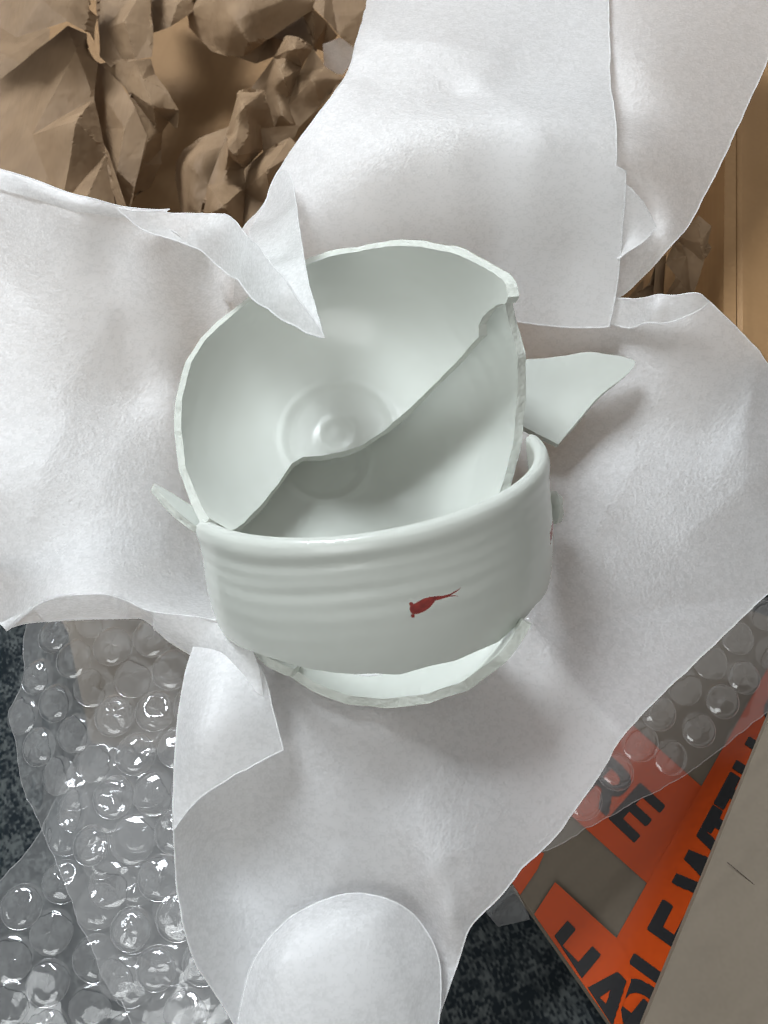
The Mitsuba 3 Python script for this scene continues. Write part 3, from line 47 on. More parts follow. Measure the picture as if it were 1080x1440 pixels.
scene['fish_red'] = {'type': 'twosided', 'bsdf': {'type': 'principled', 'base_color': mikit.proc(lambda p, n, uv: mikit.mix([.10, .006, .005], [.30, .03, .02], mikit.fbm(p.x * 900 + p.z * 300, p.y * 500, p.z * 900, 2))), 'roughness': .2, 'clearcoat': .5}}
def kraft_color(p, n, uv):
    f = mikit.fbm(p.x * 60, p.y * 60, p.z * 60, 3)
    g = mikit.noise(p.x * 1400, p.y * 260, p.z * 900)
    return mikit.mix([.165, .106, .06], [.23, .153, .09], mikit.smoothstep(.3, .7, f) * .7 + g * .3)
def kraft_bump(p, n, uv): return mikit.fbm(p.x * 420, p.y * 420, p.z * 420, 2) + 1.2 * mikit.noise(p.x * 90, p.y * 90, p.z * 90)
scene['kraft'] = bumped(kraft_bump, 4e-4, .00045, {'type': 'twosided', 'bsdf': {'type': 'principled', 'base_color': mikit.proc(kraft_color), 'roughness': .68, 'specular': .25}})
def board_color(lo, hi, yaw):
    c, s = math.cos(yaw), math.sin(yaw)
    def fn(p, n, uv):
        a = p.x * c - p.y * s
        lines = mikit.noise(a * 420, 0, p.z * 420)
        f = mikit.fbm(p.x * 50, p.y * 50, p.z * 50, 3)
        g = mikit.noise(p.x * 1500, p.y * 1500, p.z * 1500)
        return mikit.mix(lo, hi, f * .55 + lines * .25 + g * .2)
    return fn
def board(key, lo, hi, yaw): scene[key] = {'type': 'twosided', 'bsdf': {'type': 'principled', 'base_color': mikit.proc(board_color(lo, hi, yaw)), 'roughness': .6, 'specular': .25}}
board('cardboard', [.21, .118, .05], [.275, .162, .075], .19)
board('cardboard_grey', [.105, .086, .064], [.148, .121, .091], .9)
scene['tape_orange'] = {'type': 'twosided', 'bsdf': {'type': 'principled', 'base_color': rgb(.36, .045, .006), 'roughness': .25, 'specular': .5}}
scene['ink'] = {'type': 'twosided', 'bsdf': {'type': 'principled', 'base_color': rgb(.012, .012, .013), 'roughness': .35}}
scene['hair'] = {'type': 'diffuse', 'reflectance': rgb(.02, .015, .012)}
def carpet_color(p, n, uv):
    a = mikit.noise(p.x * 1300 + p.y * 500 + 4 * mikit.noise(p.x * 60, p.y * 60, 2), p.y * 1000 - p.x * 400, 0)
    b = mikit.fbm(p.x * 260, p.y * 260, 5, 3)
    return mikit.mix([.013, .017, .02], [.075, .083, .083], mikit.smoothstep(.3, .9, a * .5 + b * .5))
scene['carpet'] = {'type': 'diffuse', 'reflectance': mikit.proc(carpet_color)}
scene['film'] = {'type': 'blendbsdf', 'weight': .11, 'a': {'type': 'thindielectric', 'int_ior': 1.5, 'ext_ior': 1.0},
                 'b': {'type': 'principledthin', 'base_color': rgb(.9, .91, .92), 'roughness': .3, 'spec_trans': 0.0, 'diff_trans': 1.0, 'eta': 1.5}}
scene['film_bubble'] = {'type': 'blendbsdf', 'weight': .06, 'a': {'type': 'thindielectric', 'int_ior': 1.52, 'ext_ior': 1.0},
                 'b': {'type': 'principledthin', 'base_color': rgb(.9, .91, .92), 'roughness': .3, 'spec_trans': 0.0, 'diff_trans': 1.0, 'eta': 1.5}}

# ------------------------------------------------------------------ helpers
def numbered(key):
    if key not in scene and not any(k.startswith(key + '__') for k in scene) and key not in labels: return key
    i = 1
    while True:
        k = f'{key}_{i:03d}'
        if k not in scene and not any(q.startswith(k + '__') for q in scene) and k not in labels: return k
        i += 1
def put(name, mesh, bsdf, parent=None, smooth=False, **more):
    key = numbered(f'{parent}__{name}' if parent else name)
    scene[key] = mikit.ply(mesh, bsdf, smooth=smooth, **more)
    return key
def thing(name, label, cat, group=None):
    key = numbered(name); labels[key] = {'label': label, 'category': cat}
    if group: labels[key]['group'] = group
    return key
def resample(poly, step, closed=True):
    p = np.asarray(poly, float); q = np.vstack([p, p[:1]]) if closed else p
    out = []
    for a, b in zip(q[:-1], q[1:]):
        k = max(1, int(round(np.linalg.norm(b - a) / step)))
        out.append(a + (b - a) * np.arange(k)[:, None] / k)
    return np.vstack(out + ([] if closed else [q[-1:]]))
def chaikin(p, n=1):
    for _ in range(n):
        q = np.roll(p, -1, 0); p = np.stack([.75 * p + .25 * q, .25 * p + .75 * q], 1).reshape(-1, p.shape[1])
    return p
def soften(p, n=2, keep=42):
    """rounds a closed outline but keeps its real corners"""
    p = np.asarray(p, float)
    a, b = p - np.roll(p, 1, 0), np.roll(p, -1, 0) - p
    turn = np.abs(np.degrees(np.arctan2(a[:, 0] * b[:, 1] - a[:, 1] * b[:, 0], (a * b).sum(1))))
    c = turn > keep
    for _ in range(n):
        q, k = [], []
        for i in range(len(p)):
            if c[i]: q.append(p[i]); k.append(True)
            else: q += [.75 * p[i] + .25 * p[i - 1], .75 * p[i] + .25 * p[(i + 1) % len(p)]]; k += [False, False]
        p, c = np.array(q), np.array(k)
    return p
def signed_area(p): return .5 * np.sum(p[:, 0] * np.roll(p[:, 1], -1) - np.roll(p[:, 0], -1) * p[:, 1])
def fill(loop, step, seed=0, extra=None):
    """points (the loop first) and triangles, counter-clockwise, that fill a closed polygon"""
    rng = np.random.default_rng(seed); poly = Polygon(loop).buffer(0)
    x0, y0, x1, y1 = poly.bounds
    gx, gy = np.meshgrid(np.arange(x0, x1, step), np.arange(y0, y1, step * .866))
    gx = gx + (np.arange(gx.shape[0]) % 2)[:, None] * step / 2
    g = np.stack([gx.ravel(), gy.ravel()], 1); g += rng.uniform(-.12, .12, g.shape) * step
    inner = poly.buffer(-.45 * step)
    g = g[shapely.contains_xy(inner, g[:, 0], g[:, 1])]
    if extra is not None: g = np.vstack([g, extra])
    P = np.vstack([loop, g]); f = Delaunay(P).simplices
    c = P[f].mean(1); f = f[shapely.contains_xy(poly, c[:, 0], c[:, 1])]
    a, b, c = P[f[:, 0]], P[f[:, 1]], P[f[:, 2]]
    ar = (b[:, 0] - a[:, 0]) * (c[:, 1] - a[:, 1]) - (b[:, 1] - a[:, 1]) * (c[:, 0] - a[:, 0])
    f = f[np.abs(ar) > 1e-12]; ar = ar[np.abs(ar) > 1e-12]
    f[ar < 0] = f[ar < 0][:, ::-1]
    return P, f
def tube(path, r, sides=6, closed=True):
    n = len(path); d = np.roll(path, -1, 0) - np.roll(path, 1, 0)
    if not closed: d[0] = path[1] - path[0]; d[-1] = path[-1] - path[-2]
    d /= np.linalg.norm(d, axis=1, keepdims=True) + 1e-12
    a = np.cross(d, [0, 0, 1.0]); a /= np.linalg.norm(a, axis=1, keepdims=True) + 1e-9
    b = np.cross(a, d); t = np.arange(sides) * 2 * np.pi / sides
    V = path[:, None] + r * (np.cos(t)[None, :, None] * a[:, None] + np.sin(t)[None, :, None] * b[:, None])
    i = np.arange(n if closed else n - 1); j = (i + 1) % n; F = []
    for k in range(sides):
        l = (k + 1) % sides
        F += [np.stack([i * sides + k, j * sides + k, j * sides + l], 1), np.stack([i * sides + k, j * sides + l, i * sides + l], 1)]
    return trimesh.Trimesh(V.reshape(-1, 3), np.vstack(F), process=False)
def surface(name):
    d = DATA['sheets'][name]; c = pts(d['c'])
    h = RBFInterpolator(c[:, :2], c[:, 2], kernel='thin_plate_spline', smoothing=1e-6)
    return pts(d['o']), h
def ridged(p, seed): return 1 - np.abs(2 * meshkit.fbm(p, 3, seed) - 1)
def drape(name, step=.0022, wrinkle=.0008, seed=1, bead=.00022, angle=.4, edge=.0003, fine=0.0):
    """one sheet of foam or film as a surface over the ground plan, with a rounded cut edge"""
    o, h = surface(name)
    loop = resample(soften(o), step * .6)
    n = np.stack([np.roll(loop[:, 1], -1) - np.roll(loop[:, 1], 1), -np.roll(loop[:, 0], -1) + np.roll(loop[:, 0], 1)], 1)
    n /= np.linalg.norm(n, axis=1, keepdims=True) + 1e-12
    loop = loop + n * ((meshkit.fbm(np.c_[loop * 220, np.full(len(loop), seed)], 3, seed) - .5) * 2 * edge)[:, None]
    P, f = fill(loop, step, seed)
    z = h(P)
    c, s = math.cos(angle), math.sin(angle)
    q = np.stack([(P[:, 0] * c + P[:, 1] * s) * 30, (-P[:, 0] * s + P[:, 1] * c) * 13, np.full(len(P), 3.3 * seed)], 1)
    z = z + wrinkle * 1.7 * (meshkit.fbm(q, 2, seed) - .5)
    for x0, y0, x1, y1, amp, wid in DATA['sheets'][name].get('k', []):     # folds: a crest or a valley along a line
        a, b = np.array([x0, y0]) * 1e-4, np.array([x1, y1]) * 1e-4; L = np.linalg.norm(b - a)
        t = (P - a) @ (b - a) / L ** 2; side = np.hypot(*(P - a - np.clip(t, 0, 1)[:, None] * (b - a)).T)
        z = z + amp * 1e-3 * np.exp(-side / (wid * 1e-3)) * np.clip(np.minimum(t + .15, 1.15 - t) * 5, 0, 1)
    if not fine:                                                        # faint straight creases from having been folded
        rg = np.random.default_rng(seed + 100); lo_, hi_ = P.min(0), P.max(0); n_ = int(len(P) / 330)
        for q_ in range(n_):
            c0, an, ln, wd, am = rg.uniform(lo_, hi_), rg.uniform(0, np.pi), rg.uniform(.012, .045), rg.uniform(.0012, .0038), rg.normal(0, .00045)
            nr = np.array([np.cos(an), np.sin(an)]); dd, tt = (P - c0) @ nr, (P - c0) @ [-nr[1], nr[0]]
            z = z + am * np.exp(-np.abs(dd) / wd) * np.clip(1.6 - 1.6 * np.abs(tt) / ln, 0, 1)
    if fine: z = z + fine * (ridged(np.c_[P * 130, np.full(len(P), seed)], seed + 9) - .6)
    V = np.c_[P, z]
    m = trimesh.Trimesh(V, f, process=False)
    if bead: m = trimesh.util.concatenate([m, tube(V[:len(loop)], bead)])
    return m, h, loop

def along(p, n):
    p = np.asarray(p, float); s = np.r_[0, np.cumsum(np.linalg.norm(np.diff(p, axis=0), axis=1))]; s /= s[-1]
    return PchipInterpolator(s, p)(np.linspace(0, 1, n))
def ruled(name, seed, n=150, rows=16, bow=.0022):
    a, b = (along(pts(DATA['strips'][name][q]), n) for q in (0, 1))
    t = np.linspace(0, 1, rows)[:, None, None]
    out = np.cross(np.gradient(a, axis=0), b - a); out /= np.linalg.norm(out, axis=1, keepdims=True) + 1e-12
    out *= np.sign(out[:, 2:3] + 1e-9)
    V = a + (b - a) * t + out * bow * np.sin(np.pi * t)
    V = V + out * ((meshkit.fbm(V * 55, 2, seed)[..., None] - .5) * .0012 * np.sin(np.pi * np.clip(t * 1.2, 0, 1)))
    i = np.arange(rows - 1)[:, None] * n + np.arange(n - 1)[None]
    f = np.stack([i, i + 1, i + n + 1, i + n], -1).reshape(-1, 4)
    f = np.vstack([f[:, [0, 1, 2]], f[:, [0, 2, 3]]])
    return trimesh.util.concatenate([trimesh.Trimesh(V.reshape(-1, 3), f, process=False), tube(V[-1], .00022, 6, False)])
# ------------------------------------------------------------------ setting: carpet
def carpet():
    xs = np.linspace(-.6, .6, 241); X, Y = np.meshgrid(xs, np.linspace(-.5, .7, 241))
    p = np.stack([X, Y, 0 * X], -1)
    Z = -.002 + .0030 * meshkit.fbm(p * 300, 2, 3)
    i = np.arange(240)[:, None] * 241 + np.arange(240)[None]
    f = np.stack([i, i + 1, i + 242, i + 241], -1).reshape(-1, 4)
    k = put('floor', (np.stack([X, Y, Z], -1).reshape(-1, 3), f), 'carpet', smooth=True)
    labels[k] = {'label': 'dark blue grey flecked carpet under the bubble wrap and box', 'category': 'floor', 'kind': 'structure'}
    big = trimesh.creation.box([8, 8, .02]); big.apply_translation([0, 0, -.0135])
    k = put('ground', big, 'carpet')
    labels[k] = {'label': 'dark carpeted floor around the box', 'category': 'floor', 'kind': 'structure'}
carpet()

# ------------------------------------------------------------------ cardboard box
def slab(poly_xyz, thick, step=.02, wav=0.0, seed=0):
    """a board: a polygon of world points (its upper face), given thickness downwards, with softened rims"""
    p = np.asarray(poly_xyz, float)
    if p.shape[1] == 2: p = np.c_[p, np.zeros(len(p))]
    A = np.c_[p[:, :2], np.ones(len(p))]; co = np.linalg.lstsq(A, p[:, 2], rcond=None)[0]
    o = p[:, :2]; o = o if signed_area(o) > 0 else o[::-1]
    loop = resample(o, step * .5)
    P, f = fill(loop, step, seed)
    inset = np.array(P)
    z = np.c_[P, np.ones(len(P))] @ co + wav * (meshkit.fbm(np.c_[P * 25, np.full(len(P), seed)], 3, seed) - .5)
    n = len(loop); V = np.vstack([np.c_[P, z], np.c_[P, z - thick]])
    i = np.arange(n); j = (i + 1) % n; k = len(P)
    F = np.vstack([f, f[:, ::-1] + k, np.stack([i, i + k, j + k], 1), np.stack([i, j + k, j], 1)])
    return trimesh.Trimesh(V, F, process=False)
def quad_board(a, b, c, d, thick):
    """a board between four corners, thickness along its normal"""
    P = np.array([a, b, c, d], float); n = np.cross(P[1] - P[0], P[3] - P[0]); n /= np.linalg.norm(n)
    V = np.vstack([P, P - n * thick])
    return trimesh.Trimesh(V, [[0, 1, 2], [0, 2, 3], [4, 6, 5], [4, 7, 6], [0, 4, 5], [0, 5, 1], [1, 5, 6], [1, 6, 2], [2, 6, 7], [2, 7, 3], [3, 7, 4], [3, 4, 0]], process=True)
FL = {k: pts(v) for k, v in DATA['flat'].items()}
PT = {k: pts(v) for k, v in DATA['pt'].items()}
box = thing('cardboard_box', 'open brown cardboard box with orange taped flap, holding kraft paper and broken bowls', 'box')
wa, wb = PT['wall_a'], PT['wall_b']
d = (wa - wb) / np.linalg.norm(wa - wb); out = np.array([d[1], -d[0], 0])
put('bottom', slab([[-.42, .07, .004], [wb[0] - .03, .0, .004], [wa[0] + .05, wa[1] + .12, .004], [-.36, .62, .004]], .003), 'cardboard', box)
lo = np.array([0, 0, -.070])
put('wall', quad_board(wb, wa + d * .1, wa + d * .1 + lo, wb + lo, -.004), 'cardboard', box)
back0, back1 = np.array([-.40, .60, .074]), wa + d * .1
put('wall', quad_board(back1, back0, back0 + lo, back1 + lo, -.004), 'cardboard', box)
# the wall's fold: a rounded ridge, then the flap that leans outwards
prof = [(-.0005, -.0022), (.0006, -.0004), (.002, .0004), (.0042, .0), (.0065, -.0009), (.09, -.018)]
V, F = [], []
for e, (u, w) in enumerate(prof):
    V += [wb + out * u + [0, 0, w], wa + d * .1 + out * u + [0, 0, w]]
for e in range(len(prof) - 1): F += [[2 * e, 2 * e + 2, 2 * e + 3], [2 * e, 2 * e + 3, 2 * e + 1]]
put('flap', trimesh.Trimesh(V, F, process=False), 'cardboard', box, smooth=35)
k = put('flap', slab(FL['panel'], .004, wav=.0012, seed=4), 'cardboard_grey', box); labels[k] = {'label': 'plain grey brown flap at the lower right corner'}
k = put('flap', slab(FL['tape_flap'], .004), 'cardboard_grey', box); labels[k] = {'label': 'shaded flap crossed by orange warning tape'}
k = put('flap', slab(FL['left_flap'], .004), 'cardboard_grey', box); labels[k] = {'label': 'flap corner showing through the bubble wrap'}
fl = Polygon(FL['tape_flap'][:, :2])
def flat_strip(names, z, thick=.00012):
    g = shapely.union_all([Polygon(FL[n][:, :2]).buffer(0) for n in names]).intersection(fl)
    g = max(getattr(g, 'geoms', [g]), key=lambda q: q.area)
    m = trimesh.creation.extrude_polygon(g, thick, engine='earcut'); m.apply_translation([0, 0, z]); return m
strips = []
for n, z in (('band_main', .0149), ('band_upper', .0145), ('band_lower', .0153), ('band_left', .0145)):
    k = put('tape', flat_strip([n], z), 'tape_orange', box); strips.append(k)
labels[strips[0]] = {'label': 'orange tape strip printed in black capitals'}
def lettering(text, start, along, upward, cap, width, z, parent, clip):
    """capitals set along one direction and rising along the other, cut at the edges of the board they are printed on"""
    m = meshkit.text_mesh(text, 1.0, .01, bold=True); v = m.vertices
    w = v[:, 0].max()
    xy = start[:2] + np.outer(v[:, 0] / w * width, along) + np.outer(v[:, 1] * cap, upward)
    b = cap * .02
    m = trimesh.util.concatenate([trimesh.Trimesh(np.c_[xy + along * i * b + upward * j * b, z + q * .00002 + (v[:, 2] > .005) * .00010], m.faces, process=False) for q, (i, j) in enumerate(((-1, -1), (1, -1), (-1, 1), (1, 1)))])
    for edge0, edge1 in clip:
        e = np.append(edge1[:2] - edge0[:2], 0); nrm = np.array([-e[1], e[0], 0]); nrm /= np.linalg.norm(nrm)
        if nrm[:2] @ (np.array(fl.centroid.coords[0]) - edge0[:2]) < 0: nrm = -nrm
        m = trimesh.intersections.slice_mesh_plane(m, nrm, np.append(edge0[:2], 0))
    k = put('lettering', m, 'ink', parent); return k
def unit(v): return v[:2] / np.linalg.norm(v[:2])
al = unit(PT['t1_top1'] - PT['t1_top0']); dn = np.array([al[1], -al[0]])
CAP = .0160
def part_width(t): return meshkit.text_mesh(t, 1.0, .01, bold=True).vertices[:, 0].max()
full = part_width('HANDLE WITH CARE'); pre = part_width('HANDL'); preT = .5 * (part_width('HANDLE WI') + part_width('HANDLE WIT'))
# L ends at its stem position; T is centred: two marks fix scale and start
tL = 0.0; tT = float((PT['t1_T'] - PT['t1_top0'])[:2] @ al)
preL = part_width('HAND') + .12
sc = 1.04 * (tT - tL) / (preT - preL); width = full * sc
start = PT['t1_top0'][:2] - al * preL * sc + dn * CAP
main = Polygon(FL['band_main'][:, :2])
tf = FL['tape_flap']
lettering('HANDLE WITH CARE', start, al, -dn, CAP, width, .01521, strips[0], [(tf[4], tf[5]), (tf[5], tf[6]), (tf[3], tf[2])])
al2 = unit(PT['t2_top1'] - PT['t2_top0']); up2 = np.array([-al2[1], al2[0]])
e0, e1 = FL['tape_flap'][2], FL['tape_flap'][1]
h2 = .0140
w3 = part_width('HAN') * sc
lettering('HAN', PT['t2_top0'][:2] - up2 * h2, al2, up2, h2, w3, .01566, strips[2], [(FL['tape_flap'][2], FL['tape_flap'][1]), (FL['tape_flap'][3], FL['tape_flap'][2])])
w4 = part_width('CARE') * sc
end = PT['t3_end'][:2]
lettering('CARE', end - al2 * w4, al2, up2, h2, w4, .01481, strips[1], [])
hp = np.array([PT['hair0'], PT['hair1'], PT['hair2']])
hk = put('hair', tube(resample(hp, .002, False) + [0, 0, .0004], .00008, 4, False), 'hair')
labels[hk] = {'label': 'short dark hair lying on the plain cardboard flap', 'category': 'hair'}

# ------------------------------------------------------------------ crumpled kraft paper
KR = Rotation.from_euler('x', 50, degrees=True).as_matrix()     # the heaps lean against the box: their folds are laid out over this slope
KR = KR.T if (KR @ [0, -.77, .64])[2] < .9 else KR
def crumple(names, parent):
    for q, n in enumerate(names):
        d = DATA['kraft'][n]; p = pts(d['p']) @ KR.T; loop = p[:d['n']]
        sd = sum(map(ord, n))
        h = RBFInterpolator(p[:, :2], p[:, 2], kernel='thin_plate_spline', smoothing=2e-6); hl = RBFInterpolator(p[:, :2], p[:, 2], kernel='linear')
        lp = resample(loop[:, :2], .0014)
        nn = np.stack([np.roll(lp[:, 1], -1) - np.roll(lp[:, 1], 1), -np.roll(lp[:, 0], -1) + np.roll(lp[:, 0], 1)], 1); nn /= np.linalg.norm(nn, axis=1, keepdims=True) + 1e-12
        lp = lp + nn * ((meshkit.fbm(np.c_[lp * 60, np.full(len(lp), sd)], 3, sd) - .5) * .0010)[:, None]
        tri = Delaunay(p[:, :2]).simplices; ee = np.unique(np.sort(np.vstack([tri[:, [0, 1]], tri[:, [1, 2]], tri[:, [2, 0]]]), axis=1), axis=0)
        xs = np.vstack([p[i, :2] + (p[j, :2] - p[i, :2]) * np.linspace(0, 1, max(3, int(np.linalg.norm(p[j, :2] - p[i, :2]) / .0011)))[1:-1, None] for i, j in ee])
        xs = xs[shapely.contains_xy(Polygon(lp).buffer(-.0007), xs[:, 0], xs[:, 1])]
        P, f = fill(lp, .0012, sd, xs)
        zl = LinearNDInterpolator(p[:, :2], p[:, 2])(P); zh = h(P); zl = np.where(np.isnan(zl), zh, zl)
        inn = np.clip(cKDTree(lp).query(P)[0] / .006, 0, 1)        # the paper's straight edges stay straight
        z = zl + (zh - zl) * inn * (.75 if 'roll' in n or n.startswith('right_') else .2)
        base = z.copy()
        rng = np.random.default_rng(sd); lo_, hi_ = P.min(0), P.max(0); size = np.linalg.norm(hi_ - lo_)
        for q in range(int(3 + size * 45)):
            c0 = rng.uniform(lo_, hi_); an = rng.uniform(0, np.pi); nr = np.array([np.cos(an), np.sin(an)])
            ln, wd, am = rng.uniform(.012, .05), rng.uniform(.002, .008), rng.normal(0, .0006)
            dd, tt = (P - c0) @ nr, (P - c0) @ [-nr[1], nr[0]]
            z = z + am * np.clip(1 - np.abs(dd) / wd, 0, 1) * np.clip(1.6 - 1.6 * np.abs(tt) / ln, 0, 1)
        w = np.c_[P * 30, np.full(len(P), sd * .37)]
        z = base + (z - base + .0003 * (ridged(w * 1.9 + 5, sd + 3) - .7)) * (.25 + .75 * inn)
        v = np.c_[P, z] @ KR
        m = trimesh.Trimesh(v, f, process=False)
        put('fold', m, 'kraft', parent, smooth=16)
k1 = thing('crumpled_kraft_paper', 'big crumpled brown kraft paper bunch filling the top left corner of the box', 'packing paper')
crumple(['left_cone', 'left_top', 'left_back', 'left_flap', 'left_strip', 'mid_top', 'mid_flap', 'mid_upper'], k1)
k2 = thing('crumpled_kraft_paper', 'brown kraft paper roll at the top edge left of the white sheet', 'packing paper')
crumple(['top_roll', 'top_under', 'top_right', 'top_fold'], k2)
k3 = thing('crumpled_kraft_paper', 'folded brown kraft paper rolls tucked beside the left edge of the upright white sheet', 'packing paper')
crumple(['roll_far', 'roll_side', 'roll_near', 'chip', 'chip_near', 'roll_low'], k3)
k4 = thing('crumpled_kraft_paper', 'small bit of creased kraft paper by the right box wall', 'packing paper')
crumple(['right_a', 'right_b', 'right_c', 'right_d', 'right_e'], k4)
P, f = fill(resample(FL['scrap'][:, :2], .004), .004, 2)
co = np.linalg.lstsq(np.c_[FL['scrap'][:, :2], np.ones(5)], FL['scrap'][:, 2], rcond=None)[0]
k = put('foam_scrap', trimesh.Trimesh(np.c_[P, np.c_[P, np.ones(len(P))] @ co + .001 * meshkit.fbm(np.c_[P * 90, P[:, 0]], 2, 1)], f, process=False), 'foam', smooth=True)
labels[k] = {'label': 'small white foam scrap showing between kraft paper folds', 'category': 'foam'}

# ------------------------------------------------------------------ white foam sheets
s1 = thing('foam_sheet', 'thin white foam sheet under the bowls, spreading to the right and bottom', 'foam sheet')
put('sheet', drape('right', .0021, .0010, 3, angle=-.7)[0], 'foam', s1, True)
k = put('folded_corner', drape('right_corner', .0018, .0006, 4)[0], 'foam', s1, True); labels[k] = {'label': 'curled pointed corner at the lower left'}
k = put('folded_hem', drape('right_hem', .0015, .0006, 5)[0], 'foam', s1, True); labels[k] = {'label': 'narrow bright folded hem at the upper right'}
k = put('rolled_end', drape('right_fold', .0018, .0014, 6, angle=.3)[0], 'foam', s1, True); labels[k] = {'label': 'bright rounded roll at the bottom'}
s2 = thing('foam_sheet', 'white foam sheet left of the bowls with a horn shaped tip hanging over them', 'foam sheet')
put('sheet', drape('left', .0021, .0010, 7, angle=.9)[0], 'foam', s2, True)
put('inner_layer', drape('left_layer', .003, .0008, 15)[0], 'foam', s2, True)
put('horn_tip', drape('left_horn', .0015, .0003, 8)[0], 'foam', s2, True)
put('hem', ruled('left_hem', 13), 'foam', s2, True)
put('rolled_edge', ruled('left_roll', 17, rows=12, bow=.0008), 'foam', s2, True)
s3 = thing('foam_sheet', 'white foam sheet standing up behind the bowls to the top edge', 'foam sheet')
put('sheet', drape('back', .0022, .0010, 9, angle=-.5)[0], 'foam', s3, True)
put('inner_layer', drape('back_layer', .003, .0008, 14)[0], 'foam', s3, True)
put('folded_corner', drape('back_corner', .0014, .0005, 10)[0], 'foam', s3, True)
s4 = thing('foam_sheet', 'white foam sheet at the top right, half behind the upright one, by the box wall', 'foam sheet')
put('sheet', drape('under', .0022, .0010, 11, angle=.2)[0], 'foam', s4, True)
k = put('small_corner', drape('under_corner', .0015, .0003, 12)[0], 'foam', s4, True); labels[k] = {'label': 'small triangular corner lying on top of it'}

# ------------------------------------------------------------------ broken porcelain
class Bowl:
    def __init__(self, p, xs=1.0):
        p = np.array(p, float); s = np.r_[0, np.cumsum(np.linalg.norm(np.diff(p, axis=0), axis=1))]
        self.R, self.Z, self.rim, self.xs = PchipInterpolator(s, p[:, 0]), PchipInterpolator(s, p[:, 1]), float(s[-1]), xs
    def point(self, u, off):
        s = np.hypot(u[:, 0], u[:, 1]); th = np.arctan2(u[:, 1], u[:, 0])
        r, z, a, b = self.R(s), self.Z(s), self.R(s, 1), self.Z(s, 1); l = np.hypot(a, b)
        r = r - b / l * off; z = z + a / l * off
        return np.stack([r * np.cos(th) * self.xs, r * np.sin(th), z], 1)
WIDE = Bowl([(0, 0), (.012, .0001), (.0165, .0005), (.0225, .0018), (.030, .0052), (.0375, .0115), (.0432, .0205), (.0464, .031), (.0480, .042), (.0488, .055), (.0492, .072)])
FULL = Bowl([(0, 0), (.012, .0001), (.0165, .0003), (.0225, .0012), (.030, .0028), (.0405, .008), (.0462, .0160), (.0484, .026), (.0491, .037), (.0491, .047), (.0488, .0555)], .9927)
def frame(d): return Rotation.from_euler('y', d['roll'], degrees=True) * Rotation.from_euler('x', -d['t'], degrees=True)
def gauss(x, c, w): return np.exp(-((x - c) / w) ** 2)
def shard(loop, top, low, parent, step=.0011, seed=0, rough=.00022, bevel=.0006, is_rim=None, extra=None):
    """a piece of pottery: glazed faces top(u) and low(u) over a ground plan, and a matte broken edge between them"""
    loop = np.asarray(loop, float)
    if signed_area(loop) < 0: loop = loop[::-1]
    loop = resample(soften(loop, 2, 50) if is_rim is None else loop, step * .7)
    n = np.stack([np.roll(loop[:, 1], -1) - np.roll(loop[:, 1], 1), -np.roll(loop[:, 0], -1) + np.roll(loop[:, 0], 1)], 1)
    n /= np.linalg.norm(n, axis=1, keepdims=True) + 1e-12
    rim = np.zeros(len(loop), bool) if is_rim is None else is_rim(loop)
    free = (~rim).astype(float)
    if rim.any(): loop[rim] *= (RIM / np.linalg.norm(loop[rim], axis=1))[:, None]
    jag = (meshkit.fbm(np.c_[loop * 260, np.full(len(loop), seed)], 3, seed) - .5) * 2 * rough + (meshkit.fbm(np.c_[loop * 1400, np.full(len(loop), seed)], 2, seed + 1) - .5) * .35 * rough
    la = loop + n * (jag * free)[:, None]
    lb = la + n * ((meshkit.fbm(np.c_[loop * 90, np.full(len(loop), seed + 3)], 2, seed + 4) - .5) * 2 * bevel * free)[:, None]
    Pa, fa = fill(la, step, seed, extra); Pb, fb = fill(lb, step, seed, extra)
    A, B = top(Pa), low(Pb)
    m = trimesh.Trimesh(np.vstack([A, B]), np.vstack([fa, fb[:, ::-1] + len(A)]), process=False)
    m.merge_vertices(digits_vertex=7)
    put('glazed_body', m, 'glaze', parent, True)
    rows = 7; a, b = A[:len(la)], B[:len(lb)]
    E = [a + (b - a) * t for t in np.linspace(0, 1, rows)]
    nn = np.cross(np.roll(a, -1, 0) - np.roll(a, 1, 0), b - a); nn /= np.linalg.norm(nn, axis=1, keepdims=True) + 1e-12
    for r in range(1, rows - 1):
        w = (meshkit.fbm(E[r] * 420, 3, seed + 9) - .5) * .0007
        E[r] = E[r] + nn * (w * free)[:, None]
    V = np.vstack(E); k = len(la); i = np.flatnonzero(~(rim & np.roll(rim, -1))); j = (i + 1) % k; F = []
    for r in range(rows - 1):
        F += [np.stack([r * k + i, r * k + k + i, r * k + k + j], 1), np.stack([r * k + i, r * k + k + j, r * k + j], 1)]
    put('broken_edge', trimesh.Trimesh(V, np.vstack(F), process=False), 'bisque', parent, smooth=80)
    return la
def bowl_piece(key, label, B, seed, ring=0.0, nub=0.0, wall=.0025, group=None):
    d = DATA['sh'][key]; R = frame(d); c = np.array(d['c']); u = np.array(d['u'], float) * 1e-5
    t = thing('bowl_shard', label, 'bowl shard', group)
    def thick(s): return wall + .0008 * np.clip(1 - s / .05, 0, 1)
    def top(P):
        s = np.hypot(P[:, 0], P[:, 1]); off = thick(s) / 2
        if ring: off = off + .00032 * gauss(s, ring, .0011) * (1.5 if key == 'B' else 1) - .0003 * np.clip((ring - s) / .003, 0, 1)
        if nub: off = off + .00035 * gauss(s, nub, .0012) - .0002 * gauss(s, nub * .5, .002)
        off = off + .00004 * np.sin(s * 1000 + 1.4 * np.arctan2(P[:, 1], P[:, 0])) * np.clip(s / .03 - .7, 0, 1)
        return R.apply(B.point(P, off)) * d['sc'] + c
    def low(P): return R.apply(B.point(P, -thick(np.hypot(P[:, 0], P[:, 1])) / 2)) * d['sc'] + c
    shard(u, top, low, t, seed=seed)
    return t
